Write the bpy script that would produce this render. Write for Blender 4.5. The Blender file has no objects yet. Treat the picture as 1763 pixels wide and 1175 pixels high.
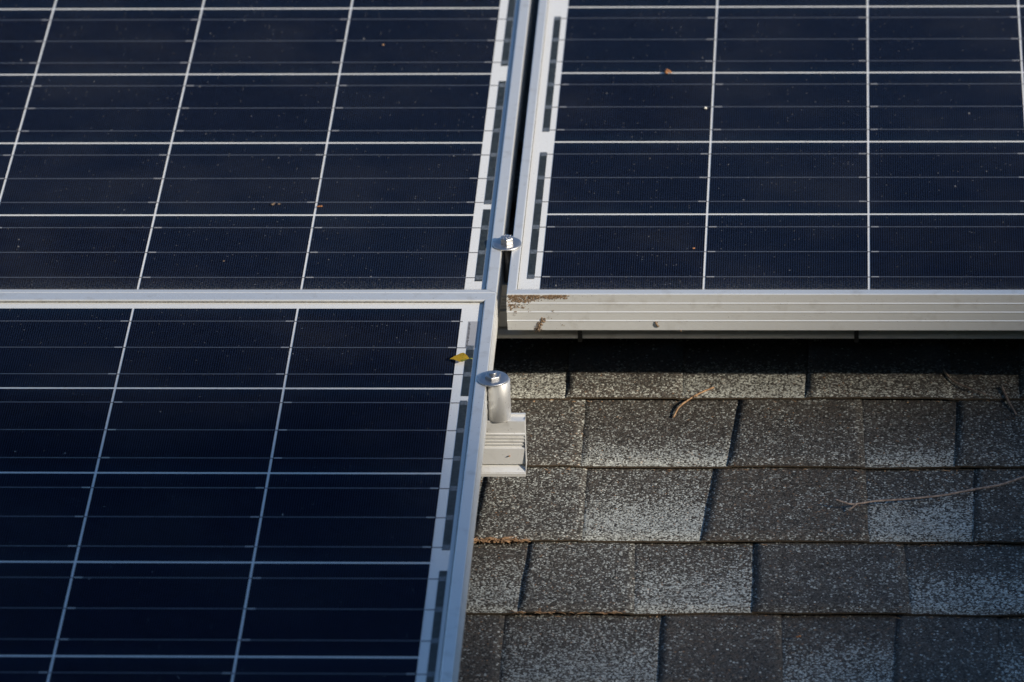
import bpy, bmesh, math, random
from mathutils import Matrix, Vector, noise

scene = bpy.context.scene
COL = scene.collection
random.seed(7)

# ---------------------------------------------------------------- frame of reference
# "roof frame": X along the eave, Y up the slope, Z out of the roof; Z = 0 is the top of the module glass.
PITCH = math.radians(20.0)
TILT = Matrix.Rotation(PITCH, 4, 'X')
SUN_LOCAL = Vector((1.50, -0.97, 1.0)).normalized()
SUN_DIR = (TILT.to_3x3() @ SUN_LOCAL).normalized()

# ---------------------------------------------------------------- camera
cam_data = bpy.data.cameras.new('camera')
cam = bpy.data.objects.new('camera', cam_data)
COL.objects.link(cam)
scene.camera = cam
cam_data.sensor_width = 36.0
cam_data.lens = 203.6
cam_data.clip_start = 0.1
cam_data.clip_end = 2000.0
R_ = Vector((0.9983, 0.0517, -0.0272)).normalized()
B_ = Vector((0.0585, -0.8760, 0.4787)); B_ = (B_ - R_ * B_.dot(R_)).normalized()
U_ = B_.cross(R_)
CAM_LOC = Vector((0.3724, -4.9221, 2.6330))
cm = Matrix(((R_.x, U_.x, B_.x, CAM_LOC.x), (R_.y, U_.y, B_.y, CAM_LOC.y), (R_.z, U_.z, B_.z, CAM_LOC.z), (0, 0, 0, 1)))
cam.matrix_world = TILT @ cm
cam_data.dof.use_dof = True
cam_data.dof.focus_distance = 5.52
cam_data.dof.aperture_fstop = 8.0

# ---------------------------------------------------------------- sky and sun
world = bpy.data.worlds.new('World')
scene.world = world
world.use_nodes = True
wn = world.node_tree.nodes; wl = world.node_tree.links
bg = wn['Background']
sky = wn.new('ShaderNodeTexSky')
sky.sky_type = 'NISHITA'
sky.sun_disc = False
sky.sun_elevation = math.asin(SUN_DIR.z)
sky.sun_rotation = math.atan2(SUN_DIR.x, SUN_DIR.y)
sky.altitude = 200.0
sky.air_density = 1.0
sky.dust_density = 0.0
sky.ozone_density = 3.2
wl.new(sky.outputs['Color'], bg.inputs['Color'])
bg.inputs['Strength'].default_value = 0.145

sl = bpy.data.lights.new('sun', 'SUN')
sl.energy = 5.0
sl.angle = math.radians(1.2)
sl.color = (1.0, 0.90, 0.75)
sun = bpy.data.objects.new('sun', sl)
COL.objects.link(sun)
sun.rotation_euler = SUN_DIR.to_track_quat('Z', 'Y').to_euler()
sun.location = SUN_DIR * 30

scene.view_settings.view_transform = 'Standard'
scene.view_settings.look = 'None'
scene.view_settings.exposure = 0.35
scene.view_settings.gamma = 1.0
scene.view_settings.use_curve_mapping = False
scene.cycles.max_bounces = 6
scene.cycles.caustics_reflective = False
scene.cycles.caustics_refractive = False
scene.cycles.sample_clamp_indirect = 3.0
scene.cycles.diffuse_bounces = 3
scene.cycles.glossy_bounces = 3
scene.cycles.transparent_max_bounces = 8

# ---------------------------------------------------------------- node helpers
class NT:
    def __init__(self, name):
        self.m = bpy.data.materials.new(name); self.m.use_nodes = True
        self.t = self.m.node_tree; self.t.nodes.clear()
        self.out = self.t.nodes.new('ShaderNodeOutputMaterial')
    def n(self, kind, **kw):
        nd = self.t.nodes.new('ShaderNode' + kind)
        for k, v in kw.items(): setattr(nd, k, v)
        return nd
    def link(self, a, b): self.t.links.new(a, b)
    def put(self, sock, v):
        if isinstance(v, bpy.types.NodeSocket): self.link(v, sock)
        else:
            if isinstance(v, (tuple, list)) and len(v) == 3 and len(sock.default_value) == 4: v = (*v, 1.0)
            sock.default_value = v
    def math(self, op, a, b=None, c=None, clamp=False):
        nd = self.n('Math', operation=op, use_clamp=clamp)
        self.put(nd.inputs[0], a)
        if b is not None: self.put(nd.inputs[1], b)
        if c is not None: self.put(nd.inputs[2], c)
        return nd.outputs[0]
    def mix(self, f, a, b, blend='MIX'):
        nd = self.n('Mix', data_type='RGBA', blend_type=blend)
        self.put(nd.inputs[0], f); self.put(nd.inputs[6], a); self.put(nd.inputs[7], b)
        return nd.outputs[2]
    def noise(self, vec, scale, detail=3.0, rough=0.55):
        nd = self.n('TexNoise'); self.put(nd.inputs['Scale'], scale)
        nd.inputs['Detail'].default_value = detail; nd.inputs['Roughness'].default_value = rough
        if vec is not None: self.link(vec, nd.inputs['Vector'])
        return nd.outputs['Fac']
    def vor(self, vec, scale, feature='F1', rnd=1.0):
        nd = self.n('TexVoronoi', feature=feature); nd.inputs['Scale'].default_value = scale
        nd.inputs['Randomness'].default_value = rnd
        if vec is not None: self.link(vec, nd.inputs['Vector'])
        return nd
    def scaled(self, vec, s):
        nd = self.n('VectorMath', operation='MULTIPLY'); self.link(vec, nd.inputs[0]); nd.inputs[1].default_value = s
        return nd.outputs[0]
    def objco(self): return self.n('TexCoord').outputs['Object']
    def xyz(self, vec):
        nd = self.n('SeparateXYZ'); self.link(vec, nd.inputs[0]); return nd.outputs
    def ramp(self, f, lo, hi):
        nd = self.n('MapRange', interpolation_type='SMOOTHSTEP'); self.put(nd.inputs['Value'], f)
        nd.inputs['From Min'].default_value = lo; nd.inputs['From Max'].default_value = hi
        return nd.outputs['Result']
    def bump(self, h, strength, dist):
        nd = self.n('Bump'); nd.inputs['Strength'].default_value = strength; nd.inputs['Distance'].default_value = dist
        self.link(h, nd.inputs['Height']); return nd.outputs['Normal']
    def bsdf(self, **kw):
        nd = self.n('BsdfPrincipled')
        for k, v in kw.items(): self.put(nd.inputs[k.replace('_', ' ')], v)
        self.link(nd.outputs[0], self.out.inputs['Surface'])
        return nd

def mat_aluminium(name, base, rough, metal, streak=(2.0, 900.0, 900.0)):
    t = NT(name); co = t.objco()
    n1 = t.noise(t.scaled(co, streak), 1.0, 2.0)
    n2 = t.noise(co, 55.0, 4.0)
    n3 = t.noise(co, 420.0, 3.0)
    grime = t.ramp(n2, 0.52, 0.78)
    c = t.mix(t.math('MULTIPLY', grime, 0.34), base, (0.34, 0.31, 0.26))
    c = t.mix(t.math('MULTIPLY', t.ramp(n3, 0.66, 0.74), 0.5), c, (0.20, 0.17, 0.13))
    r = t.math('ADD', t.math('MULTIPLY', n2, 0.16), rough - 0.08)
    t.bsdf(Base_Color=c, Metallic=metal, Roughness=r, Normal=t.bump(n1, 0.10, 0.0004))
    return t.m

def mat_plain(name, col, rough=0.6, metal=0.0, var=0.25, scale=200.0):
    t = NT(name); co = t.objco()
    n = t.noise(co, scale, 4.0)
    dark = tuple(v * (1 - var) for v in col); lite = tuple(min(1, v * (1 + var)) for v in col)
    t.bsdf(Base_Color=t.mix(n, dark, lite), Roughness=rough, Metallic=metal, Normal=t.bump(n, 0.25, 0.001))
    return t.m

FINGERS = 70
CELL = 0.1569
CELL_Y = 0.1558
P = 0.1592
def mat_cell():
    t = NT('silicon_cell'); co = t.objco(); x, y, z = t.xyz(co)
    rnd = t.n('ObjectInfo').outputs['Random']
    v = t.vor(t.scaled(co, (1, 1, 0.0)), 95.0)
    grain = t.xyz(v.outputs['Color'])[0]
    base = t.mix(grain, (0.0018, 0.0025, 0.0058), (0.0030, 0.0045, 0.0104))
    base = t.mix(t.math('MULTIPLY', rnd, 0.6), base, (0.0030, 0.0066, 0.0150))
    edge = t.ramp(t.math('ABSOLUTE', y), 0.055, 0.0785)
    base = t.mix(t.math('MULTIPLY', edge, 0.40), base, (0.003, 0.0110, 0.0230))
    ph = t.math('MULTIPLY', x, 2 * math.pi * FINGERS / CELL)
    line = t.math('POWER', t.math('ADD', t.math('MULTIPLY', t.math('COSINE', ph), 0.5), 0.5), 4.0)
    line = t.math('MULTIPLY', line, 0.30)
    c = t.mix(line, base, (0.038, 0.060, 0.134))
    t.bsdf(Base_Color=c, Roughness=0.5, Specular_IOR_Level=0.0)
    return t.m

def mat_backsheet():
    t = NT('white_backsheet'); co = t.objco()
    n = t.noise(co, 700.0, 2.0)
    c = t.mix(n, (0.56, 0.56, 0.55), (0.76, 0.76, 0.745))
    t.bsdf(Base_Color=c, Roughness=0.6, Normal=t.bump(n, 0.25, 0.0006))
    return t.m

def mat_glass():
    """thin low-iron cover glass with a film of dust, specks and a dirt line along its lower edge"""
    t = NT('solar_glass'); co = t.objco(); x, y, z = t.xyz(co)
    fr = t.n('Fresnel')
    ior = 1.045
    back = t.n('NewGeometry').outputs['Backfacing']       # same reflectance whichever side of the pane the light meets
    t.link(t.math('ADD', t.math('MULTIPLY', back, 1 / ior - ior), ior), fr.inputs['IOR'])
    tr = t.n('BsdfTransparent'); gl = t.n('BsdfGlossy'); gl.inputs['Roughness'].default_value = 0.06
    s = t.n('MixShader'); t.link(fr.outputs[0], s.inputs[0]); t.link(tr.outputs[0], s.inputs[1]); t.link(gl.outputs[0], s.inputs[2])
    film = t.math('MULTIPLY', t.ramp(t.noise(co, 7.0, 3.0, 0.6), 0.40, 0.72), 0.007)
    fine = t.math('MULTIPLY', t.ramp(t.noise(co, 700.0, 1.0), 0.58, 0.76), 0.020)
    v = t.vor(co, 62.0); pick = t.xyz(v.outputs['Color'])
    rad = t.math('MULTIPLY', pick[1], 0.070)
    speck = t.math('MULTIPLY', t.math('LESS_THAN', v.outputs['Distance'], rad), t.math('MULTIPLY', t.math('GREATER_THAN', pick[0], 0.80), 0.38))
    v2 = t.vor(co, 210.0); p2 = t.xyz(v2.outputs['Color'])
    speck2 = t.math('MULTIPLY', t.math('LESS_THAN', v2.outputs['Distance'], 0.12), t.math('MULTIPLY', t.math('GREATER_THAN', p2[0], 0.90), 0.30))
    # object origin is at the lower edge of the glass
    low = t.ramp(y, 0.040, 0.0); low2 = t.ramp(y, 0.0075, 0.002)
    dn = t.noise(co, 620.0, 3.0, 0.7)
    dirt = t.math('ADD', t.math('MULTIPLY', t.math('MULTIPLY', low, t.ramp(dn, 0.48, 0.72)), 0.13),
                  t.math('MULTIPLY', t.math('MULTIPLY', low2, t.ramp(dn, 0.42, 0.60)), 0.55))
    f = t.math('ADD', t.math('ADD', film, fine), t.math('ADD', t.math('ADD', speck, speck2), dirt), clamp=True)
    dcol = t.mix(t.math('MULTIPLY', dirt, 3.0, clamp=True), (0.44, 0.43, 0.41), (0.20, 0.155, 0.105))
    df = t.n('BsdfDiffuse'); t.link(dcol, df.inputs['Color'])
    s2 = t.n('MixShader'); t.link(f, s2.inputs[0]); t.link(s.outputs[0], s2.inputs[1]); t.link(df.outputs[0], s2.inputs[2])
    t.link(s2.outputs[0], t.out.inputs['Surface'])
    return t.m

def mat_shingle():
    """mineral granules: the share of pale granules comes from the shingle's own blend (attribute 'pale')"""
    t = NT('asphalt_shingle'); co = t.n('NewGeometry').outputs['Position']
    pale = t.n('Attribute', attribute_name='pale').outputs['Fac']
    rnd = t.n('ObjectInfo').outputs['Random']
    v = t.vor(co, 640.0); c3 = t.xyz(v.outputs['Color'])
    vc = t.vor(co, 330.0); k3 = t.xyz(vc.outputs['Color'])
    big = t.noise(co, 26.0, 4.0, 0.65)
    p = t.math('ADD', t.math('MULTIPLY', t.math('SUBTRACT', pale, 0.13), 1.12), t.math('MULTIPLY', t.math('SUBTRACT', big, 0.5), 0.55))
    p = t.math('ADD', p, t.math('MULTIPLY', t.math('SUBTRACT', rnd, 0.5), 0.08))
    mid = t.noise(co, 230.0, 2.0)
    p = t.math('ADD', p, t.math('MULTIPLY', t.math('SUBTRACT', mid, 0.5), 0.45))
    is_pale = t.ramp(t.math('SUBTRACT', p, c3[0]), -0.16, 0.18)
    chunk = t.math('MULTIPLY', t.math('LESS_THAN', k3[0], 0.055), t.math('LESS_THAN', vc.outputs['Distance'], 0.42))
    is_pale = t.math('MAXIMUM', is_pale, chunk)
    dark = t.mix(c3[1], (0.015, 0.0135, 0.012), (0.112, 0.098, 0.082))
    dark = t.mix(t.math('MULTIPLY', t.math('GREATER_THAN', k3[1], 0.72), 0.40), dark, t.mix(rnd, (0.115, 0.080, 0.055), (0.075, 0.078, 0.080)))
    lite = t.mix(c3[2], (0.23, 0.23, 0.20), (0.62, 0.63, 0.57))
    c = t.mix(is_pale, dark, lite)
    c = t.mix(t.math('MULTIPLY', t.math('GREATER_THAN', c3[2], 0.992), 0.5), c, (0.42, 0.22, 0.10))
    c = t.mix(t.math('MULTIPLY', t.ramp(big, 0.52, 0.80), 0.30), c, (0.06, 0.045, 0.033))
    h = t.math('ADD', t.math('MULTIPLY', t.math('SUBTRACT', 1.0, v.outputs['Distance']), 0.6), t.math('MULTIPLY', c3[1], 0.5))
    t.bsdf(Base_Color=c, Roughness=0.80, Specular_IOR_Level=0.3, Normal=t.bump(h, 0.9, 0.0011))
    return t.m

def mat_shingle_edge():
    t = NT('asphalt_shingle_edge'); co = t.n('NewGeometry').outputs['Position']
    n = t.noise(co, 380.0, 4.0, 0.7)
    t.bsdf(Base_Color=t.mix(n, (0.006, 0.004, 0.003), (0.10, 0.070, 0.040)), Roughness=0.9, Normal=t.bump(n, 0.8, 0.0012))
    return t.m

def mat_steel():
    t = NT('zinc_steel'); co = t.objco()
    n = t.noise(co, 130.0, 4.0); n2 = t.noise(co, 900.0, 2.0)
    t.bsdf(Base_Color=t.mix(n, (0.40, 0.40, 0.41), (0.56, 0.56, 0.56)), Metallic=1.0, Roughness=t.math('ADD', t.math('MULTIPLY', n, 0.26), 0.32), Normal=t.bump(n, 0.15, 0.002))
    return t.m

def mat_leaf():
    t = NT('yellow_leaf'); co = t.objco()
    n = t.noise(co, 190.0, 3.0)
    c = t.mix(t.ramp(n, 0.50, 0.66), (0.62, 0.41, 0.035), (0.24, 0.29, 0.05))
    c = t.mix(t.ramp(t.noise(co, 700.0, 2.0), 0.62, 0.72), c, (0.30, 0.12, 0.02))
    t.bsdf(Base_Color=c, Roughness=0.45)
    return t.m

def mat_two(name, a, b, scale, rough=0.85, bump=0.6):
    t = NT(name); co = t.objco(); n = t.noise(co, scale, 4.0, 0.65)
    t.bsdf(Base_Color=t.mix(t.ramp(n, 0.35, 0.65), a, b), Roughness=rough, Normal=t.bump(n, bump, 0.001))
    return t.m

M = dict(
    frame=mat_aluminium('anodised_aluminium', (0.74, 0.74, 0.72), 0.44, 0.56),
    frame_y=mat_aluminium('anodised_aluminium_side', (0.74, 0.74, 0.72), 0.44, 0.56, (900.0, 2.0, 900.0)),
    rail=mat_aluminium('mill_aluminium', (0.84, 0.83, 0.80), 0.50, 0.45),
    spacer=mat_aluminium('turned_aluminium', (0.74, 0.73, 0.71), 0.50, 0.75, (700.0, 700.0, 30.0)),
    cell=mat_cell(), back=mat_backsheet(), glass=mat_glass(),
    ribbon=mat_plain('tinned_ribbon', (0.085, 0.095, 0.118), 0.45, 0.3, 0.3, 400.0),
    stub=mat_plain('ribbon_solder', (0.50, 0.48, 0.46), 0.35, 0.5, 0.15, 400.0),
    dip=mat_plain('ribbon_dip', (0.10, 0.10, 0.105), 0.6, 0.2, 0.2, 400.0),  # dark tone stands in for shade where ribbons dip between cells
    bus=mat_two('bus_ribbon_dull', (0.009, 0.012, 0.0115), (0.028, 0.034, 0.032), 260.0, 0.55, 0.1),
    pad=mat_two('bus_solder_pad', (0.06, 0.07, 0.078), (0.13, 0.145, 0.16), 500.0, 0.45, 0.2),
    label=mat_plain('label_paper', (0.33, 0.33, 0.34), 0.6, 0.0, 0.05),
    ink=mat_plain('label_ink', (0.03, 0.03, 0.03), 0.7, 0.0, 0.2),
    shingle=mat_shingle(), edge=mat_shingle_edge(), steel=mat_steel(), leaf=mat_leaf(),
    twig=mat_two('twig_bark', (0.17, 0.115, 0.085), (0.40, 0.30, 0.235), 300.0),
    straw=mat_two('dry_stalk', (0.24, 0.13, 0.065), (0.50, 0.31, 0.17), 260.0),
    mud=mat_two('dried_mud', (0.070, 0.042, 0.023), (0.27, 0.18, 0.108), 900.0),
    rust=mat_two('dry_leaf_crumb', (0.22, 0.075, 0.022), (0.52, 0.24, 0.09), 500.0),
    seed=mat_plain('pale_seed', (0.70, 0.68, 0.62), 0.6),
    shank=mat_plain('shade_dark_thread', (0.16, 0.155, 0.15), 0.6, 0.6),  # steel darkened to stand for the shade in the module gap
    under=mat_plain('laminate_underside', (0.10, 0.10, 0.10), 0.8),  # unseen face darkened to cut light bounced onto the roof
    sealant=mat_two('edge_sealant', (0.05, 0.045, 0.035), (0.16, 0.15, 0.13), 300.0),
    black=mat_plain('black_plastic', (0.015, 0.015, 0.015), 0.5),
    deck=mat_two('roof_felt', (0.018, 0.017, 0.016), (0.04, 0.037, 0.034), 200.0),
    grass=mat_two('lawn', (0.030, 0.045, 0.015), (0.075, 0.085, 0.030), 1.5),
    bark=mat_two('tree_bark', (0.05, 0.035, 0.025), (0.12, 0.09, 0.065), 12.0),
    foliage=mat_two('tree_foliage', (0.04, 0.065, 0.015), (0.10, 0.12, 0.03), 3.0),
)

# ---------------------------------------------------------------- object helpers
def mesh_from(name, bm, mats, smooth=False):
    me = bpy.data.meshes.new(name)
    bmesh.ops.recalc_face_normals(bm, faces=bm.faces[:])
    bm.to_mesh(me); bm.free()
    for m in (mats if isinstance(mats, (list, tuple)) else [mats]): me.materials.append(m)
    if smooth:
        for p in me.polygons: p.use_smooth = True
    return me

def link(name, me, parent=None, loc=(0, 0, 0), rot=None):
    o = bpy.data.objects.new(name, me)
    COL.objects.link(o)
    if parent is not None:
        o.parent = parent
        o.location = loc
        if rot: o.rotation_euler = rot
    else:
        mt = Matrix.Translation(Vector(loc))
        if rot:
            from mathutils import Euler
            mt = mt @ Euler(rot).to_matrix().to_4x4()
        o.matrix_world = TILT @ mt
    return o

def tag(o, label=None, cat=None, group=None, kind=None):
    if label: o['label'] = label
    if cat: o['category'] = cat
    if group: o['group'] = group
    if kind: o['kind'] = kind
    return o

def box(bm, x0, x1, y0, y1, z0, z1, mi=0):
    vs = [bm.verts.new(c) for c in ((x0, y0, z0), (x1, y0, z0), (x1, y1, z0), (x0, y1, z0), (x0, y0, z1), (x1, y0, z1), (x1, y1, z1), (x0, y1, z1))]
    for f in ((3, 2, 1, 0), (4, 5, 6, 7), (0, 1, 5, 4), (1, 2, 6, 5), (2, 3, 7, 6), (3, 0, 4, 7)):
        bm.faces.new([vs[i] for i in f]).material_index = mi

def box_mesh(name, dims, mat):
    bm = bmesh.new(); box(bm, *dims); return mesh_from(name, bm, mat)

def lathe(prof, seg=48):
    bm = bmesh.new(); rings = []
    for r, z in prof:
        if r < 1e-6: rings.append([bm.verts.new((0, 0, z))])
        else: rings.append([bm.verts.new((r * math.cos(2 * math.pi * i / seg), r * math.sin(2 * math.pi * i / seg), z)) for i in range(seg)])
    for a, b in zip(rings, rings[1:]):
        for i in range(seg):
            j = (i + 1) % seg
            if len(a) == 1 and len(b) == 1: continue
            if len(a) == 1: bm.faces.new((a[0], b[i], b[j]))
            elif len(b) == 1: bm.faces.new((a[i], a[j], b[0]))
            else: bm.faces.new((a[i], a[j], b[j], b[i]))
    return bm

def tube(bm, pts, rads, seg=7, mi=0):
    rings = []
    for k, p in enumerate(pts):
        p = Vector(p)
        d = (Vector(pts[min(k + 1, len(pts) - 1)]) - Vector(pts[max(k - 1, 0)])).normalized()
        a = d.cross(Vector((0, 0, 1)))
        if a.length < 1e-4: a = d.cross(Vector((1, 0, 0)))
        a.normalize(); b = d.cross(a)
        rings.append([bm.verts.new(p + (a * math.cos(2 * math.pi * i / seg) + b * math.sin(2 * math.pi * i / seg)) * rads[k]) for i in range(seg)])
    for A, Bq in zip(rings, rings[1:]):
        for i in range(seg):
            j = (i + 1) % seg
            f = bm.faces.new((A[i], A[j], Bq[j], Bq[i])); f.material_index = mi; f.smooth = True
    bm.faces.new(rings[0]).material_index = mi; bm.faces.new(list(reversed(rings[-1]))).material_index = mi

def lump(bm, c, r, rng, squash=0.7, mi=0, sub=1):
    res = bmesh.ops.create_icosphere(bm, subdivisions=sub, radius=1.0)
    off = rng.random() * 50
    for v in res['verts']:
        k = 0.72 + 0.7 * noise.noise(v.co * 1.3 + Vector((off, off * 0.7, 0)))
        v.co = Vector((v.co.x * r * k, v.co.y * r * k, v.co.z * r * k * squash)) + Vector(c)
    for v in res['verts']:
        for f in v.link_faces: f.material_index = mi

# ---------------------------------------------------------------- the ground far below
bm = bmesh.new(); s = 600
bm.faces.new([bm.verts.new(c) for c in ((-s, -s, 0), (s, -s, 0), (s, s, 0), (-s, s, 0))])
g = bpy.data.objects.new('ground', mesh_from('ground', bm, M['grass'])); COL.objects.link(g)
g.location = (0, 0, -5.2); tag(g, kind='structure')

# ---------------------------------------------------------------- roof and its shingles
ZR = -0.142                       # mean plane of the shingle faces
bm = bmesh.new(); box(bm, -4.5, 4.5, -2.6, 4.0, ZR - 0.060, ZR - 0.006)
roof = link('roof', mesh_from('roof', bm, M['deck']))
tag(roof, kind='structure')

RISE = 0.0044                      # how far a butt edge stands above the course below
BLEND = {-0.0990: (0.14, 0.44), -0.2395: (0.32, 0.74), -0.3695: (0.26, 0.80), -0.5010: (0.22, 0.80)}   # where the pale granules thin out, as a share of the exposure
def shingle(course_y, up, xl_b, xl_t, xr_b, xr_t, raised, pale_lo, pale_hi, seed):
    """one exposed shingle piece; the lower edge lies at course_y. pale_lo at the butt, pale_hi at its upper end"""
    rng = random.Random(seed)
    nx, ny = 14, 7
    ext = 0.016                   # runs a little way under the course above
    thick = 0.0018
    bm = bmesh.new(); pl = bm.verts.layers.float.new('pale')
    cx = (xl_b + xr_b) / 2
    g0, g1 = BLEND.get(round(course_y, 4), (0.22, 0.72))
    g0 += rng.uniform(-0.06, 0.06); g1 += rng.uniform(-0.08, 0.08)
    lift = 0.0017 if raised else 0.0
    warp = rng.uniform(0, 100)
    top = []; bot = []
    for j in range(ny + 1):
        v = j / ny
        y = v * (up + ext)
        row_t = []; row_b = []
        for i in range(nx + 1):
            u = i / nx
            xl = xl_b + (xl_t - xl_b) * v; xr = xr_b + (xr_t - xr_b) * v
            x = xl + (xr - xl) * u
            if i in (0, nx): x += 0.0011 * noise.noise(Vector((warp, y * 130, i)))
            yy = y
            if j == 0: yy += 0.0010 * noise.noise(Vector((x * 70, course_y * 9, 3))) + 0.0016 * noise.noise(Vector((x * 9, course_y * 5, 8)))
            zt = RISE * (1 - y / up) + lift + 0.0008 * noise.noise(Vector((x * 14, (course_y + y) * 14, 1)))
            edge = 1.0 if not (raised and (i in (0, nx) or j == 0)) else 0.0
            zt -= 0.0006 * (1 - edge)
            if raised and i == nx: zt -= lift - 0.0010
            a = bm.verts.new((x - cx, yy, zt)); b_ = bm.verts.new((x - cx, yy, zt - thick - (0.0002 if not raised else 0.0)))
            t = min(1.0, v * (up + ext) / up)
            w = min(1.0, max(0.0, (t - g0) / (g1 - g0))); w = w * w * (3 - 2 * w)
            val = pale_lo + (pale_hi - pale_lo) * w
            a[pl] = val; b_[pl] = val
            row_t.append(a); row_b.append(b_)
        top.append(row_t); bot.append(row_b)
    for j in range(ny):
        for i in range(nx):
            f = bm.faces.new((top[j][i], top[j][i + 1], top[j + 1][i + 1], top[j + 1][i])); f.smooth = True
    for i in range(nx):
        bm.faces.new((bot[0][i], bot[0][i + 1], top[0][i + 1], top[0][i])).material_index = 1
    for j in range(ny):
        bm.faces.new((bot[j][0], top[j][0], top[j + 1][0], bot[j + 1][0])).material_index = 1
        bm.faces.new((bot[j][nx], bot[j + 1][nx], top[j + 1][nx], top[j][nx])).material_index = 0
    me = mesh_from('shingle', bm, [M['shingle'], M['edge']])
    o = link('shingle', me, roof, (cx, course_y, ZR - RISE * 0.5))
    return o

D, L = True, False
# courses with measured edges: (butt Y, [(left edge at butt, left edge at top, raised, pale at butt, pale at top), ..., right end])
courses = [
    (0.0360, [(-0.160, -0.157, D, .30, .26), (-0.020, -0.020, L, .64, .06), (0.0935, 0.0915, D, .36, .06), (0.2072, 0.2050, L, .62, .06),  # pale at top lowered to deepen the right panel's shadow
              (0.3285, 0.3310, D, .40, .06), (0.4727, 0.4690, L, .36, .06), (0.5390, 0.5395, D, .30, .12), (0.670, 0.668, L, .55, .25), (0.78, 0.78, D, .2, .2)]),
    (-0.0990, [(-0.170, -0.170, L, .60, .25), (-0.030, -0.026, D, .26, .28), (0.1130, 0.1120, L, .66, .24), (0.2542, 0.2645, D, .27, .24),
               (0.3862, 0.3830, L, .60, .20), (0.4723, 0.4775, D, .24, .22), (0.600, 0.598, L, .55, .2), (0.73, 0.735, D, .2, .2)]),
    (-0.2395, [(-0.130, -0.128, L, .60, .25), (0.0160, 0.0235, D, .30, .34), (0.1205, 0.1190, L, .74, .30), (0.2318, 0.2430, D, .26, .22),
               (0.3898, 0.3860, L, .64, .22), (0.4870, 0.4920, D, .22, .22), (0.620, 0.618, L, .55, .2), (0.76, 0.765, D, .2, .2)]),
    (-0.3695, [(-0.200, -0.196, D, .26, .24), (-0.055, -0.058, L, .60, .28), (0.0669, 0.0712, D, .28, .30), (0.1740, 0.1690, L, .62, .28),
               (0.2824, 0.2824, D, .18, .20), (0.4283, 0.4210, L, .56, .20), (0.5600, 0.5630, D, .20, .20), (0.70, 0.70, L, .5, .2), (0.80, 0.80, D, .2, .2)]),
    (-0.5010, [(-0.090, -0.088, D, .22, .22), (0.0553, 0.0540, L, .50, .26), (0.1988, 0.1996, D, .17, .18), (0.3124, 0.3080, L, .52, .18),
               (0.4106, 0.4160, D, .16, .16), (0.5081, 0.5060, L, .48, .18), (0.630, 0.634, D, .2, .2), (0.77, 0.77, L, .5, .2)]),
]
def random_course(y, seed, x0, x1):
    r = random.Random(seed); x = x0 - r.random() * 0.1; k = r.random() < 0.5; seg = []
    while x < x1:
        seg.append((x, x + r.uniform(-.004, .008) * (1 if k else -.5), k, r.uniform(.16, .28) if k else r.uniform(.42, .62), r.uniform(.15, .24)))
        x += r.uniform(0.105, 0.155); k = not k
    return (y, seg)
ys = [c[0] for c in courses]
full = []
y = ys[0]; k = 0
for i in range(4):
    y += 0.1345; cc = random_course(y, 100 + i, -0.45, 0.95); full.append((cc[0], [(a, b, k_, lo * 0.5, hi * 0.6) for a, b, k_, lo, hi in cc[1]]))  # courses under the modules get darker granules to deepen the shadow there
full.reverse()
for i, c in enumerate(courses):
    l = random_course(c[0], 200 + i, -0.55, c[1][0][0] - 0.10)[1]
    r = random_course(c[0], 300 + i, c[1][-1][0] + 0.12, 1.0)[1]
    full.append((c[0], l + c[1] + r))
y = ys[-1]
for i in range(5):
    y -= 0.1345; full.append(random_course(y, 400 + i, -0.45, 0.95))
sd = 0
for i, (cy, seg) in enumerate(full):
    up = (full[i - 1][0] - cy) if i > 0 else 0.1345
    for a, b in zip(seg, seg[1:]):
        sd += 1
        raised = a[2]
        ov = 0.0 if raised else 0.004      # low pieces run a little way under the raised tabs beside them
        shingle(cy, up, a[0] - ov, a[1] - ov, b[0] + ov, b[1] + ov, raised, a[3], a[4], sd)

# ---------------------------------------------------------------- solar modules
def frame_profile(lip, h=0.040, top=0.0022):
    """cross-section of a frame bar; u runs from the inner lip (0) outwards, closed polygon"""
    o = lip; pts = [(0.0, -0.0035), (0.0, top - 0.0011), (0.0004, top - 0.0004), (0.0012, top), (o - 0.0007, top), (o - 0.0001, top - 0.0005), (o, top - 0.0012)]
    for zc in (-0.0082, -0.0178, -0.0273):
        pts += [(o, zc + 0.0010), (o + 0.0005, zc + 0.0004), (o + 0.0005, zc - 0.0004), (o, zc - 0.0010)]
    zb = top - h
    pts += [(o, zb + 0.0006), (o - 0.0006, zb), (o - 0.026, zb), (o - 0.026, zb + 0.0016), (o - 0.0018, zb + 0.0016), (o - 0.0018, -0.0035)]
    return pts

def frame_bar(profile, p0_in, p1_in, out0, out1, lip, mat):
    """sweep the profile between two mitred corners. p0_in/p1_in: inner corners, out0/out1: outer corners"""
    bm = bmesh.new(); A = []; Bv = []
    p0, p1, q0, q1 = (Vector((*c, 0)) for c in (p0_in, p1_in, out0, out1))
    for u, z in profile:
        t = u / lip
        a = p0 + (q0 - p0) * t; b = p1 + (q1 - p1) * t
        dv = (p1 - p0).normalized() * 0.00018; a = a + dv; b = b - dv          # hairline mitre seam
        A.append(bm.verts.new((a.x, a.y, z))); Bv.append(bm.verts.new((b.x, b.y, z)))
    n = len(A)
    for i in range(n):
        j = (i + 1) % n
        bm.faces.new((A[i], A[j], Bv[j], Bv[i]))
    bm.faces.new(A); bm.faces.new(list(reversed(Bv)))
    bmesh.ops.triangulate(bm, faces=[f for f in bm.faces if len(f.verts) > 4])
    return mesh_from('frame_bar', bm, mat)

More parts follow.
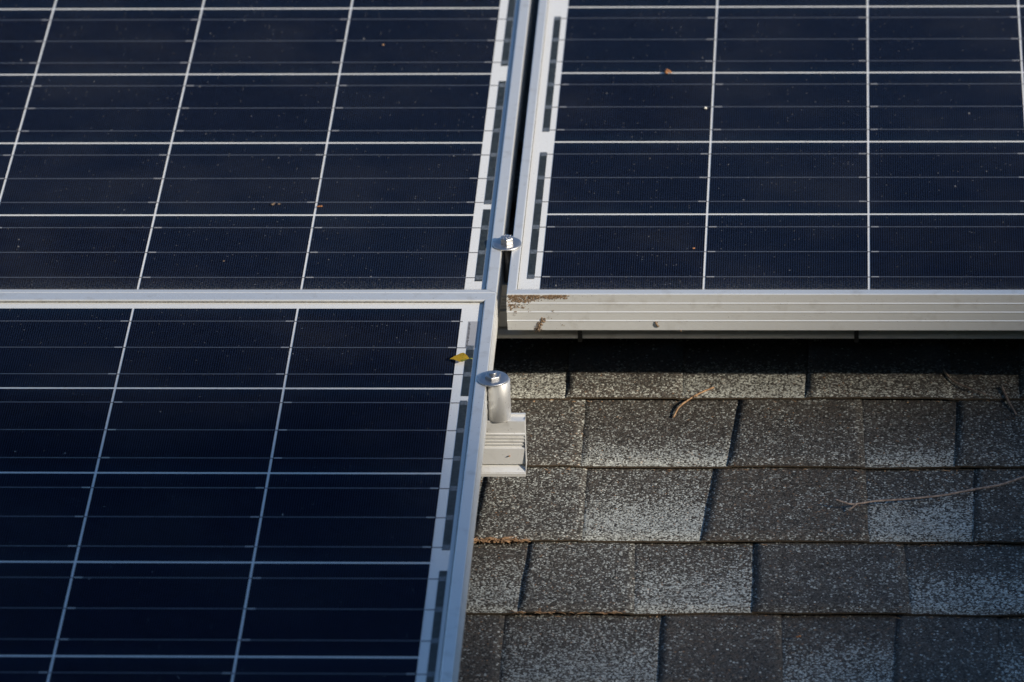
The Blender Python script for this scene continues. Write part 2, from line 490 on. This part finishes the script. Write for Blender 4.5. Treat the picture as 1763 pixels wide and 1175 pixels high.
ZC = -0.0012      # cell faces
me_cell = box_mesh('cell', (-CELL / 2, CELL / 2, -CELL_Y / 2, CELL_Y / 2, ZC - 0.0003, ZC), M['cell'])
def ribbon_mesh(side):
    bm = bmesh.new(); w = 0.00066; z = ZC + 0.00012
    box(bm, -CELL / 2 + 0.0005, CELL / 2 - 0.0005, -w, w, ZC + 0.00001, z, 0)
    a = CELL / 2
    s0, s1 = (a - 0.0085, a - 0.0010) if side > 0 else (-a + 0.0010, -a + 0.0085)
    box(bm, s0, s1, -w * 1.15, w * 1.15, ZC + 0.00002, z + 0.00008, 1)
    g0, g1 = (a, a + P - CELL) if side > 0 else (-a - (P - CELL), -a)
    box(bm, g0, g1, -w * 0.9, w * 0.9, ZC - 0.0003, ZC - 0.00005, 2)
    return mesh_from('busbar', bm, [M['ribbon'], M['stub'], M['dip']])
me_rib = {1: ribbon_mesh(1), -1: ribbon_mesh(-1)}
NCOL, NROW = 10, 6

def solar_panel(label, xo0, xo1, yo0, yo1, lips, cx0, cy0, side_of_row, pads, cellgroup=None):
    """xo/yo: outer frame limits; lips: widths (left, right, bottom, top); cx0, cy0: lower left corner of the cell grid"""
    base = Vector((xo0, yo0, 0))
    e = link('solar_panel', None, None, base)
    tag(e, label, 'solar panel')
    ll, lr, lb, lt = lips
    W_, H_ = xo1 - xo0, yo1 - yo0
    inn = [(ll, lb), (W_ - lr, lb), (W_ - lr, H_ - lt), (ll, H_ - lt)]
    out = [(0, 0), (W_, 0), (W_, H_), (0, H_)]
    for k, lip in ((0, lb), (1, lr), (2, lt), (3, ll)):
        j = (k + 1) % 4
        link('frame_bar', frame_bar(frame_profile(lip), inn[k], inn[j], out[k], out[j], lip, M['frame'] if k % 2 == 0 else M['frame_y']), e)
    # backsheet laminate below the cells, cover glass over them
    bb = bmesh.new(); box(bb, ll - 0.003, W_ - lr + 0.003, lb - 0.003, H_ - lt + 0.003, -0.0030, -0.0016)
    for f in bb.faces:
        f.normal_update()
        if f.normal.z < -0.5: f.material_index = 1
    link('backsheet', mesh_from('backsheet', bb, [M['back'], M['under']]), e)
    gb = bmesh.new(); gy = lb - 0.0005
    box(gb, ll - 0.0012, W_ - lr + 0.0012, 0, H_ - lt - gy + 0.0012, -0.0009, 0.0)
    for f in gb.faces: f.material_index = 0
    link('cover_glass', mesh_from('cover_glass', gb, M['glass']), e, (0, gy, 0))
    sb = bmesh.new(); w_ = 0.0009
    x0_, x1_, y0_, y1_ = ll + 0.00005, W_ - lr - 0.00005, lb + 0.00005, H_ - lt - 0.00005
    box(sb, x0_, x1_, y1_ - w_, y1_, -0.0002, 0.0004); box(sb, x0_, x1_, y0_, y0_ + w_, -0.0002, 0.0004)
    box(sb, x0_, x0_ + w_ * 0.6, y0_ + w_, y1_ - w_, -0.0002, 0.0004); box(sb, x1_ - w_ * 0.6, x1_, y0_ + w_, y1_ - w_, -0.0002, 0.0004)
    link('sealant', mesh_from('sealant', sb, M['sealant']), e)
    for r in range(NROW):
        for c in range(NCOL):
            o = link('cell', me_cell, e, (cx0 - xo0 + P * c + P / 2, cy0 - yo0 + P * r + P / 2, 0))
            sd_ = side_of_row(r)
            for b in (-1, 0, 1):
                link('busbar', me_rib[sd_], o, (0, b * CELL / 3, 0))
    # string connectors in the side margins
    for x_in, direction, y0, y1, taps in pads:
        bmx = bmesh.new()
        xa, xb = (x_in, x_in + 0.0072)
        box(bmx, xa - xo0, xb - xo0, y0 - yo0, y1 - yo0, -0.00158, -0.00128)
        br = link('bus_ribbon', mesh_from('bus_ribbon', bmx, M['bus']), e)
        for ty in taps:
            bmt = bmesh.new()
            box(bmt, xa - xo0 + 0.0003, xb - xo0 - 0.0003, ty - 0.0042 - yo0, ty + 0.0042 - yo0, -0.00127, -0.00116)
            link('solder_pad', mesh_from('solder_pad', bmt, M['pad']), br)
            bmt = bmesh.new()
            if direction > 0: box(bmt, x_in - 0.0085 - xo0, x_in - xo0, ty - 0.0007 - yo0, ty + 0.0007 - yo0, -0.00157, -0.00135)
            else: box(bmt, x_in + 0.0072 - xo0, x_in + 0.0072 + 0.0085 - xo0, ty - 0.0007 - yo0, ty + 0.0007 - yo0, -0.00157, -0.00135)
            link('tab_ribbon', mesh_from('tab_ribbon', bmt, M['dip']), br)
    return e

def taps(cy, rows):
    return [cy + P * r + P / 2 + b * CELL / 3 for r in rows for b in (-1, 0, 1)]
WP = NCOL * P
# upper left module: right end of its cells at X = 0.0006, bottom of the grid at Y = 0
UX, UY = 0.0006 - WP, -0.0005
pads = [(0.0085, 1, UY + 0.020, UY + 0.1715, taps(UY, [0])), (0.0085, 1, UY + 0.1825, UY + 0.4605, taps(UY, [1, 2])), (0.0085, 1, UY + 0.4965, UY + 0.779, taps(UY, [3, 4])), (0.0085, 1, UY + 0.815, UY + 0.936, taps(UY, [5]))]
solar_panel('dark blue solar panel left of the mid bolt, above the yellow leaf panel', UX - 0.031, 0.0315, -0.0105, UY + 6 * P + 0.016,
            (0.011, 0.011, 0.007, 0.011), UX, UY, lambda r: -1 if r % 2 == 0 else 1, pads)
# lower left module
LX, LY = UX, -0.0352 - 6 * P
top = -0.0352
pads = [(0.0085, 1, top - 0.1735, top - 0.083, taps(LY, [5])[0:2]), (0.0085, 1, top - 0.4550, top - 0.1845, taps(LY, [3, 4])), (0.0085, 1, top - 0.775, top - 0.4910, taps(LY, [1, 2])), (0.0085, 1, LY + 0.02, LY + 0.14, taps(LY, [0]))]
low_panel = solar_panel('dark blue solar panel with a yellow leaf and a printed label on its white margin', LX - 0.031, 0.0315, LY - 0.014, -0.0109,
                        (0.011, 0.011, 0.011, 0.0148), LX, LY, lambda r: 1 if (5 - r) % 2 == 0 else -1, pads)
# right module
RX, RY = 0.0715, 0.0010
pads = [(0.0590, -1, RY + 0.024, RY + 0.2935, taps(RY, [0, 1])), (0.0590, -1, RY + 0.342, RY + 0.6100, taps(RY, [2, 3])), (0.0590, -1, RY + 0.6580, RY + 0.930, taps(RY, [4, 5]))]
solar_panel('dark blue solar panel with its pale ribbed front edge and mud at the corner', 0.0412, RX + WP + 0.031, -0.0134, RY + 6 * P + 0.016,
            (0.0093, 0.011, 0.0102, 0.011), RX, RY, lambda r: -1 if r % 2 == 0 else 1, pads)

# printed label under the glass of the lower module (its matrix code is left out)
lb = link('printed_label', box_mesh('printed_label', (-0.0052, 0.0052, -0.026, 0.026, 0, 0.0001), M['label']), low_panel, (0.0122 - (LX - 0.031), -0.0880 - (LY - 0.014), -0.00158))
bm = bmesh.new(); rr = random.Random(4); yy = -0.0245
while yy < 0.0235:
    h = rr.choice((0.0007, 0.0011, 0.0015))
    box(bm, -0.0046, -0.0046 + rr.choice((0.0016, 0.0021)), yy, yy + h, 0.00011, 0.00015); yy += h + rr.choice((0.0006, 0.0009))
link('print', mesh_from('print', bm, M['ink']), lb)

# ---------------------------------------------------------------- mounting rails
def rail_profile():
    """(Y, Z) outline; Y = 0 at the middle of the top, -Y towards the eave"""
    p = [(0.0085, -0.0382), (0.0060, -0.0382), (0.0060, -0.0400), (-0.0040, -0.0400), (-0.0040, -0.0382), (-0.0078, -0.0382), (-0.0078, -0.0510)]
    z = -0.0515
    for k in range(4):
        p += [(-0.0090, z), (-0.0090, z - 0.0016), (-0.0080, z - 0.0019), (-0.0080, z - 0.0033)]; z -= 0.0035
    p += [(-0.0096, -0.0658), (-0.0106, -0.0662), (-0.0120, -0.0820), (-0.0114, -0.0827), (-0.0082, -0.0829), (-0.0082, -0.0838), (-0.0160, -0.0888), (-0.0160, -0.0895), (-0.0166, -0.0898), (-0.0166, -0.0932), (0.018, -0.0932), (0.018, -0.0890), (0.0085, -0.0885)]
    return p
def rail(label, x0, x1, yc, clips, feet):
    e = link('mounting_rail', None, None, (x1, yc, -0.0932)); tag(e, label, 'mounting rail')
    bm = bmesh.new(); A = []; Bv = []
    for y_, z_ in rail_profile():
        A.append(bm.verts.new((x0 - x1, y_, z_ + 0.0932))); Bv.append(bm.verts.new((0, y_, z_ + 0.0932)))
    n = len(A)
    for i in range(n):
        j = (i + 1) % n; bm.faces.new((A[i], A[j], Bv[j], Bv[i]))
    caps = [bm.faces.new(A), bm.faces.new(list(reversed(Bv)))]
    bmesh.ops.triangulate(bm, faces=caps)
    link('rail_body', mesh_from('rail_body', bm, M['rail']), e)
    for cxp in clips:
        bmc = bmesh.new()
        box(bmc, cxp - x1 - 0.0022, cxp - x1 + 0.0022, -0.0188, -0.0170, -0.003, 0.0105); box(bmc, cxp - x1 - 0.0022, cxp - x1 + 0.0022, -0.0188, -0.0125, 0.0105, 0.0120)
        link('cable_clip', mesh_from('cable_clip', bmc, M['black']), e)
    # stand-off feet that carry the rail on the roof
    for x in feet:
        bf = bmesh.new()
        box(bf, x - x1 - 0.02, x - x1 + 0.02, -0.004, 0.012, ZR + 0.0932 + 0.004, -0.0005)
        box(bf, x - x1 - 0.03, x - x1 + 0.03, -0.004, 0.075, ZR + 0.0932 + 0.0035, ZR + 0.0932 + 0.0095)
        link('foot', mesh_from('foot', bf, M['rail']), e)
    return e
rail('short cut end of ribbed aluminium rail sticking out beside the yellow-leaf panel', -1.55, 0.0665, -0.1835, [], [-0.28, -0.90, -1.45])
rail('shaded aluminium rail under the front edge of the right panel', -1.55, 1.62, 0.0888, [0.1066, 0.3779], [-1.45, -0.90, -0.30, 0.75, 1.40])

# ---------------------------------------------------------------- clamps
def hex_head(r, h, z0, dome=0.0012, rot=0.3):
    bm = bmesh.new(); prof = [(r, z0), (r, z0 + h - 0.0008), (r * 0.93, z0 + h), (r * 0.55, z0 + h + dome * 0.2), (0, z0 + h + dome * 0.2)]
    rings = []
    for q, z in prof[:-1]:
        rings.append([bm.verts.new((q * math.cos(rot + math.pi * i / 3), q * math.sin(rot + math.pi * i / 3), z)) for i in range(6)])
    for a, b in zip(rings, rings[1:]):
        for i in range(6): bm.faces.new((a[i], a[(i + 1) % 6], b[(i + 1) % 6], b[i]))
    c = bm.verts.new((0, 0, prof[-1][1]))
    for i in range(6): bm.faces.new((rings[-1][i], rings[-1][(i + 1) % 6], c))
    bm.faces.new(list(reversed(rings[0])))
    bmesh.ops.bevel(bm, geom=[e for e in bm.edges], offset=0.0002, segments=1, affect='EDGES')
    return bm
ZT = 0.0022       # top of the frames
def washer(r, hole=0.0038):
    prof = [(hole, 0.0001), (r * 0.97, 0.0001), (r, 0.0005), (r, 0.0014), (r * 0.965, 0.0019), (r * 0.72, 0.0021), (r * 0.45, 0.0024), (hole, 0.0024)]
    return lathe(prof, 56)

# mid clamp between the upper left and right modules
e = link('mid_clamp', None, None, (0.0363, 0.0888, -0.038)); tag(e, 'steel hex bolt and wide washer bridging the gap between the two upper panels', 'bolt')
b0 = 0.038
link('washer', mesh_from('washer', washer(0.0142), M['steel'], True), e, (0, 0, b0 + ZT))
hb = link('bolt_head', mesh_from('bolt_head', hex_head(0.0068, 0.0058, 0.0025, rot=0.56), M['steel']), e, (0, 0, b0 + ZT))
bm = bmesh.new(); rr = random.Random(2)
for k in range(16):
    a = k / 16 * 2 * math.pi; r = rr.choice((0.0022, 0.0034, 0.0044))
    lump(bm, (r * math.cos(a), r * math.sin(a), 0.0087), 0.00050, rr, 0.8)
link('head_marking', mesh_from('head_marking', bm, M['steel']), hb)
bm = lathe([(0, -0.04), (0.0039, -0.04), (0.0039, 0.0405), (0, 0.0405)], 20)
link('bolt_shank', mesh_from('bolt_shank', bm, M['shank'], True), e, (0, 0, -0.001))

# end clamp: spacer, washer, nut and stud end
e = link('end_clamp', None, None, (0.0420, -0.1832, -0.0382)); tag(e, 'round aluminium spacer with washer and nut standing on the rail end', 'clamp')
prof = [(0.0042, 0.0), (0.0106, 0.0), (0.0112, 0.0006), (0.0112, 0.0398), (0.0108, 0.0402), (0.0042, 0.0402)]
sp = lathe(prof, 48)
spo = link('spacer', mesh_from('spacer', sp, M['spacer'], True), e, (0.0003, 0, 0))
link('washer', mesh_from('washer', washer(0.0147), M['steel'], True), e, (-0.0045, 0, 0.0404))
link('nut', mesh_from('nut', hex_head(0.0078, 0.0030, 0.0024, rot=0.40), M['steel']), e, (-0.0045, 0, 0.0404))
st = lathe([(0, 0.002), (0.0034, 0.002), (0.0034, 0.0062), (0.0037, 0.0066), (0.0034, 0.0070), (0.0036, 0.0076), (0.0028, 0.0082), (0.0016, 0.0079), (0, 0.0079)], 24)
link('stud_end', mesh_from('stud_end', st, M['steel'], True), e, (-0.0045, 0, 0.0404))

# ---------------------------------------------------------------- yellow leaf
bm = bmesh.new(); n = 18; ctr = []; lo = []; hi = []
for i in range(n + 1):
    t = i / n
    x = -0.0105 + 0.0190 * t
    w = 0.0052 * (math.sin(math.pi * min(1, t ** 1.35)) ** 1.15 if 0 < t < 1 else 0) + 0.00025
    z = 0.0016 + 0.0022 * t * (1 - t) * 2 + 0.0010 * t
    ctr.append(bm.verts.new((x, 0.0006 * math.sin(5 * t), z)))
    lo.append(bm.verts.new((x, -w * 0.95, z - 0.25 * w + 0.0003 * math.sin(9 * t)))); hi.append(bm.verts.new((x, w, z + 0.42 * w + 0.0004 * math.sin(11 * t))))
for i in range(n):
    bm.faces.new((lo[i], lo[i + 1], ctr[i + 1], ctr[i])); bm.faces.new((ctr[i], ctr[i + 1], hi[i + 1], hi[i]))
bmesh.ops.solidify(bm, geom=bm.faces[:], thickness=0.0003)
leaf = link('fallen_leaf', mesh_from('fallen_leaf', bm, M['leaf'], True), None, (0.0048, -0.1435, 0.0004))
tag(leaf, 'small curled yellow leaf lying on the lower panel margin', 'leaf')
bm = bmesh.new(); tube(bm, [(0.0082, 0, 0.0026), (0.0100, 0.0004, 0.0024), (0.0112, 0.0002, 0.0018)], [0.0004, 0.00035, 0.0003], 6)
link('stalk', mesh_from('stalk', bm, M['leaf'], True), leaf)

# ---------------------------------------------------------------- twigs on the roof
def zroof(y):
    return ZR + 0.0035
def twig(name, label, paths, mat, lifts, cat='twig'):
    base = Vector((paths[0][0][0][0], paths[0][0][0][1], ZR))
    bm = bmesh.new()
    for (pts, r0, r1), lf in zip(paths, lifts):
        P3 = []; R3 = []
        n = len(pts)
        # resample for a smooth bend
        fine = []
        for i in range(n - 1):
            p0 = Vector(pts[max(i - 1, 0)]); p1 = Vector(pts[i]); p2 = Vector(pts[i + 1]); p3 = Vector(pts[min(i + 2, n - 1)])
            for k in range(5):
                t = k / 5
                fine.append(0.5 * ((2 * p1) + (p2 - p0) * t + (2 * p0 - 5 * p1 + 4 * p2 - p3) * t * t + (3 * p1 - p0 - 3 * p2 + p3) * t ** 3))
        fine.append(Vector(pts[-1]))
        m = len(fine)
        for k, q in enumerate(fine):
            t = k / (m - 1); z = lf[0] + (lf[1] - lf[0]) * t + lf[2] * 4 * t * (1 - t)
            # a lifted point is seen in front of the roof by z * cot(view): step it towards the viewer
            P3.append((q.x - base.x, q.y - z * 1.83 - base.y, z + 0.0005))
            R3.append((r0 + (r1 - r0) * t) * (1 + 0.18 * noise.noise(Vector((k * 0.9, 3, 1)))))
        tube(bm, P3, R3, 7)
    o = link(name, mesh_from(name, bm, mat), None, base)
    tag(o, label, cat); return o
twig('dry_stalk', 'short curved tan stalk lying across a shingle edge', [([(0.1997, -0.0001), (0.2049, 0.0208), (0.2158, 0.0383), (0.2269, 0.0512), (0.2381, 0.0606)], 0.0008, 0.0009)], M['straw'], [(0.0002, 0.0030, 0.0007)], 'stalk')
twig('forked_twig', 'long thin brown twig with a forked tip on the shingles', [
    ([(0.5600, -0.098), (0.5373, -0.1141), (0.5132, -0.1297), (0.4910, -0.1375), (0.4578, -0.1498), (0.4247, -0.1565), (0.3971, -0.1600), (0.3779, -0.1655), (0.3696, -0.1645), (0.3580, -0.1569)], 0.0013, 0.0008),
    ([(0.3779, -0.1655), (0.3740, -0.1722), (0.3702, -0.1787)], 0.0010, 0.0007)], M['twig'], [(0.0032, 0.0125, -0.0030), (0.0095, 0.0040, 0.0)])
twig('thin_twig', 'thin bent twig on shaded shingles near the right panel shadow', [([(0.4640, 0.0960), (0.4695, 0.0800), (0.4777, 0.0683), (0.4901, 0.0578), (0.5041, 0.0473)], 0.0011, 0.0008)], M['twig'], [(0.0030, 0.0050, 0.0)])
twig('dark_twig', 'dark stubby twig crossing a shingle edge at the far right', [([(0.5203, 0.0614), (0.5253, 0.0358), (0.5330, 0.0070)], 0.0016, 0.0010)], M['twig'], [(0.0028, 0.0006, 0.0006)])

# ---------------------------------------------------------------- crumbs, seeds and dirt
def crumb(name, label, loc, r, mat, seed, squash=0.6, count=1, cat='debris', stretch=1.0):
    rng = random.Random(seed); bm = bmesh.new()
    for k in range(count):
        d = (rng.uniform(-1, 1) * r * (count > 1) * stretch, rng.uniform(-1, 1) * r * 0.8 * (count > 1), r * squash * 0.8)
        lump(bm, d, r * (rng.uniform(0.5, 0.9) if count > 1 else 1.0), rng, squash, 0, 2)
    o = link(name, mesh_from(name, bm, mat, True), None, loc); tag(o, label, cat); return o
crumb('leaf_crumb', 'orange leaf crumb on a white cell gap of the right panel', (0.1838, 0.4770, 0), 0.0030, M['rust'], 1, 0.6, 4)
crumb('leaf_crumb', 'small rust-brown crumb near a busbar low on the right panel', (0.2176, 0.0829, 0), 0.0021, M['rust'], 2, 0.5, 2)
crumb('seed', 'white seed beside the first column gap of the right panel', (0.2237, 0.3925, 0), 0.0019, M['seed'], 3, 0.6, 1, 'seed', 1)
crumb('seed', 'tan speck high on the upper left panel', (-0.1179, 0.5430, 0), 0.0014, M['straw'], 5, 0.6, 1, 'seed')
crumb('dirt_crumb', 'brown crumbs beside a column gap of the upper left panel', (-0.1545, 0.1730, 0), 0.0022, M['rust'], 6, 0.4, 3)
crumb('dirt_crumb', 'grey-brown elongated chip low on the upper left panel', (-0.2392, 0.0586, 0), 0.0016, M['mud'], 7, 0.4, 2)
crumb('dirt_crumb', 'faint brown droppings above a cell gap of the upper left panel', (-0.1976, 0.1800, 0), 0.0026, M['mud'], 8, 0.12, 4, 'debris', 2.2)
crumb('leaf_crumb', 'orange crumb on the ribbed rail end', (0.0515, -0.1962, -0.0735), 0.0012, M['rust'], 9, 0.5, 1)
crumb('pebble', 'tan granule on the shingle behind the rail end', (0.0620, 0.0230, ZR + 0.0045), 0.0016, M['straw'], 10, 0.7, 1, 'pebble')
crumb('leaf_crumb', 'tan leaf scrap under the curved stalk at a shingle edge', (0.2215, 0.0335, ZR + 0.0045), 0.0022, M['straw'], 11, 0.4, 2, 'debris', 2.0)
crumb('leaf_crumb', 'brown leaf crumb on the lowest shingle row', (0.3260, -0.4140, ZR + 0.004), 0.0024, M['rust'], 12, 0.5, 2)

# mud dried onto the front face of the right module
rng = random.Random(21); bm = bmesh.new(); YF = -0.0134
clusters = [(0.0435 + rng.random() ** 1.4 * 0.054, 0.0) for k in range(105)]
clusters = [(x, 0.0008 - abs(rng.gauss(0, 0.0072 * max(0.15, 1 - (x - 0.0435) / 0.048)))) for x, _ in clusters]
for cx_, cz_ in clusters:
    sp0 = rng.uniform(0.0007, 0.0019)
    for k in range(rng.randint(10, 30)):
        x = cx_ + rng.gauss(0, sp0 * 1.2); z = min(0.0006, cz_ + rng.gauss(0, sp0))
        if x < 0.0420: continue
        r = rng.uniform(0.0002, 0.0006) if rng.random() < 0.7 else rng.uniform(0.0006, 0.0012)
        lump(bm, (x - 0.06, 0.0002 - r * 0.2, z), r, rng, 0.9)
for k in range(60):
    x = rng.uniform(0.085, 0.125); z = 0.0006 - abs(rng.gauss(0, 0.0008)); r = rng.uniform(0.0002, 0.0005)
    lump(bm, (x - 0.06, 0.0002, z), r, rng, 0.9)
for k in range(150):
    x = rng.uniform(0.043, 0.125); z = rng.uniform(-0.036, -0.004); r = rng.uniform(0.00012, 0.00036)
    lump(bm, (x - 0.06, 0.0001, z), r, rng, 0.9)
for (x0, z0, nn, sp_, rm) in ((0.0487, -0.0178, 7, 0.0011, 0.0010), (0.0625, -0.0163, 5, 0.0009, 0.0007), (0.0845, -0.0166, 7, 0.0013, 0.0008), (0.0810, -0.0235, 8, 0.0016, 0.0005), (0.0925, -0.0310, 6, 0.0016, 0.0005)):
    for k in range(nn): lump(bm, (x0 - 0.06 + rng.gauss(0, sp_), -0.0003, z0 + rng.gauss(0, sp_)), rm * rng.uniform(0.4, 1), rng, 0.9)
o = link('mud_splash', mesh_from('mud_splash', bm, M['mud']), None, (0.06, YF, 0)); tag(o, 'brown crust of dried mud on the right panel front edge corner', 'mud', kind='stuff')
bm = bmesh.new()
for k in range(70):
    t = rng.random(); x = 0.0765 + (0.0697 - 0.0765) * t + rng.gauss(0, 0.0013); z = -0.0240 + (-0.0375 + 0.0240) * t + rng.gauss(0, 0.0010)
    lump(bm, (x - 0.073, -rng.uniform(0, 0.0016), z + 0.03), rng.uniform(0.0005, 0.0015), rng, 0.9)
o = link('mud_clump', mesh_from('mud_clump', bm, M['mud']), None, (0.073, YF, -0.03)); tag(o, 'small clump of brown mud hanging at the bottom of the right panel front edge', 'mud')

# dried bud on the front face
bm = bmesh.new(); tube(bm, [(-0.0012, -0.0008, 0.0030), (-0.0004, -0.0014, 0.0008), (0.0010, -0.0012, -0.0022), (0.0020, -0.0008, -0.0034)], [0.0004, 0.0010, 0.0008, 0.0002], 7)
tube(bm, [(-0.0002, -0.001, 0.0012), (0.0010, -0.0012, 0.0020), (0.0014, -0.001, 0.0034)], [0.0005, 0.0004, 0.0001], 6)
tube(bm, [(0.0012, -0.001, -0.0018), (0.0026, -0.001, -0.0020), (0.0034, -0.001, -0.0014)], [0.0005, 0.0003, 0.0001], 6)
o = link('dried_bud', mesh_from('dried_bud', bm, M['mud']), None, (0.1854, YF, -0.0303)); tag(o, 'tiny dark dried bud stuck to the right panel front edge', 'bud')
crumb('seed', 'tiny tan speck hanging under the right panel front edge', (0.2088, -0.0132, -0.0388), 0.0008, M['straw'], 31, 0.8, 1, 'seed')

# crumbling plant litter caught along a shingle edge beside the lower module
rng = random.Random(5); bm = bmesh.new()
for k in range(120):
    x = rng.uniform(0.012, 0.068); y = -0.2410 + rng.gauss(0, 0.0016)
    if rng.random() < 0.6:
        a = rng.gauss(0, 0.5); l = rng.uniform(0.002, 0.007)
        tube(bm, [(x - l * math.cos(a) - 0.04, y - l * math.sin(a) + 0.24, rng.uniform(0.0005, 0.004)), (x - 0.04, y + 0.24, rng.uniform(0.002, 0.005)), (x + l * math.cos(a) - 0.04, y + l * math.sin(a) + 0.24, rng.uniform(0.0005, 0.004))], [0.0002, 0.00045, 0.0002], 5)
    else:
        lump(bm, (x - 0.04, y + 0.24, rng.uniform(0.0005, 0.003)), rng.uniform(0.0006, 0.0015), rng, 0.7)
o = link('plant_litter', mesh_from('plant_litter', bm, M['straw']), None, (0.04, -0.24, ZR + 0.001)); tag(o, 'tan crumbled plant litter along the shingle edge beside the lower panel', 'litter', kind='stuff')
rng = random.Random(15); bm = bmesh.new()
for k in range(26):
    x = rng.uniform(-0.05, 0.05); y = rng.gauss(0, 0.0008)
    a = rng.gauss(0, 0.25); l = rng.uniform(0.002, 0.006)
    tube(bm, [(x - l * math.cos(a), y - l * math.sin(a), 0.0006), (x, y, rng.uniform(0.0012, 0.0026)), (x + l * math.cos(a), y + l * math.sin(a), 0.0006)], [0.0002, 0.0004, 0.0002], 5)
o = link('plant_litter', mesh_from('plant_litter', bm, M['straw']), None, (0.110, -0.371, ZR + 0.002)); tag(o, 'thin line of tan litter along the lowest shingle edge', 'litter', kind='stuff')

rng = random.Random(77); bm = bmesh.new()
for (xa, xb, yb) in ((0.075, 0.53, 0.0345), (0.075, 0.53, -0.1005), (0.08, 0.53, -0.2410), (0.06, 0.53, -0.3710)):
    for k in range(30):
        x = rng.uniform(xa, xb); y = yb + rng.gauss(0, 0.0007) - 0.0006
        if rng.random() < 0.30:
            a = rng.gauss(0, 0.35); l = rng.uniform(0.0015, 0.0045)
            tube(bm, [(x - l * math.cos(a) - 0.3, y - l * math.sin(a), 0.0003), (x - 0.3, y, rng.uniform(0.0006, 0.0016)), (x + l * math.cos(a) - 0.3, y + l * math.sin(a), 0.0003)], [0.00018, 0.00032, 0.00018], 5)
        else: lump(bm, (x - 0.3, y, 0.0), rng.uniform(0.0004, 0.0010), rng, 0.7)
o = link('roof_grit', mesh_from('roof_grit', bm, M['straw']), None, (0.3, 0, ZR - 0.0008)); tag(o, 'scattered tan grit and needles caught along the shingle edges', 'grit', kind='stuff')

# ---------------------------------------------------------------- the tree whose crown throws the shade (out of frame, towards the sun)
def crown_top(X):
    """upper limit of the crown's shade, as the Y where it falls on the module plane"""
    if X < 0.06: return -0.190 - 0.10 * max(X, -0.6) - 0.015 * math.sin(9 * X)
    if X < 0.17: return -0.205 - (X - 0.06) / 0.11 * 0.405
    if X < 0.37: return -0.61
    if X < 0.62: return -0.61 + (X - 0.37) / 0.25 * 0.68
    return 0.07 + 0.05 * math.sin(3 * X)
rng = random.Random(9)
verts = []; faces = []
A1 = SUN_LOCAL.cross(Vector((0, 1, 0))).normalized(); A2 = SUN_LOCAL.cross(A1).normalized()
def put_leaf(c, size):
    n = Vector((rng.gauss(0, 1), rng.gauss(0, 1), rng.gauss(0, 1))).normalized()
    n = (n + SUN_LOCAL * 0.9).normalized()
    a = n.orthogonal().normalized(); b = n.cross(a); th = rng.random() * 6.28
    a, b = a * math.cos(th) + b * math.sin(th), b * math.cos(th) - a * math.sin(th)
    k = len(verts); w = size * 0.36
    for q in (c - a * size * 0.5, c + b * w - n * w * 0.25, c + a * size * 0.5, c - b * w - n * w * 0.25): verts.append(TILT @ q)
    faces.append((k, k + 1, k + 2)); faces.append((k, k + 2, k + 3))
DT = 15.0
for k in range(26000):
    X = rng.uniform(-2.2, 3.0)
    t = crown_top(X)
    depth = rng.random() ** 1.3 * 5.5
    Y = t - depth - 0.02 + rng.gauss(0, 0.02)
    c = Vector((X, Y, 0)) + SUN_LOCAL * (DT + rng.gauss(0, 0.9))
    put_leaf(c, rng.uniform(0.06, 0.11))
me = bpy.data.meshes.new('crown'); me.from_pydata([tuple(v) for v in verts], [], faces); me.materials.append(M['foliage'])
base = TILT @ (Vector((0.4, -2.5, 0)) + SUN_LOCAL * DT); root = Vector((base.x, base.y, -5.2))
tree = bpy.data.objects.new('tree', None); COL.objects.link(tree); tree.location = root
tag(tree, 'leafy garden tree standing beyond the right of the roof, casting the soft shade', 'tree')
me.transform(Matrix.Translation(-root))
co = bpy.data.objects.new('crown', me); COL.objects.link(co); co.parent = tree
bm = bmesh.new(); top_z = base.z + 5.2
tube(bm, [(0, 0, 0), (0.05, 0.02, top_z * 0.35), (-0.03, 0.05, top_z * 0.7), (0.04, 0.0, top_z)], [0.22, 0.17, 0.12, 0.05], 12)
for k in range(9):
    z0 = top_z * (0.45 + 0.05 * k); a = k * 2.4; l = 1.3 - 0.06 * k
    tube(bm, [(0, 0, z0), (l * 0.5 * math.cos(a), l * 0.5 * math.sin(a), z0 + 0.35), (l * math.cos(a), l * math.sin(a), z0 + 0.5)], [0.07, 0.045, 0.015], 8)
to = bpy.data.objects.new('trunk', mesh_from('trunk', bm, M['bark'])); COL.objects.link(to); to.parent = tree

# ---------------------------------------------------------------- added leaf screen behind the camera, unseen: blocks the low sky
rng = random.Random(33); verts = []; faces = []
az_sun = math.atan2(SUN_DIR.y, SUN_DIR.x)
for k in range(9000):
    az = rng.uniform(math.radians(175), math.radians(365))
    d = rng.uniform(22, 27)
    gap = min(1.0, abs(az - (az_sun % (2 * math.pi))) / 0.30)
    hmax = (9.0 + 3.0 * noise.noise(Vector((az * 6, 0, 0)))) * (0.35 + 0.65 * gap * gap)
    z = -5.2 + rng.random() ** 0.8 * (5.2 + hmax)
    c = Vector((d * math.cos(az), d * math.sin(az) , z))
    n = Vector((rng.gauss(0, 1), rng.gauss(0, 1), rng.gauss(0, 1))).normalized()
    a = n.orthogonal().normalized(); b = n.cross(a); w = rng.uniform(0.35, 0.8)
    q = len(verts)
    for m in range(5):
        verts.append(tuple(c + (a * math.cos(m * 1.2566) + b * math.sin(m * 1.2566)) * w * rng.uniform(0.6, 1.1)))
    faces.append(tuple(range(q, q + 5)))
me = bpy.data.meshes.new('sky_screen'); me.from_pydata(verts, [], faces); me.materials.append(M['foliage'])
wo = bpy.data.objects.new('sky_screen', me); COL.objects.link(wo); tag(wo, 'added leaf screen behind the camera, unseen, blocking low sky light', 'sky_screen', kind='stuff')
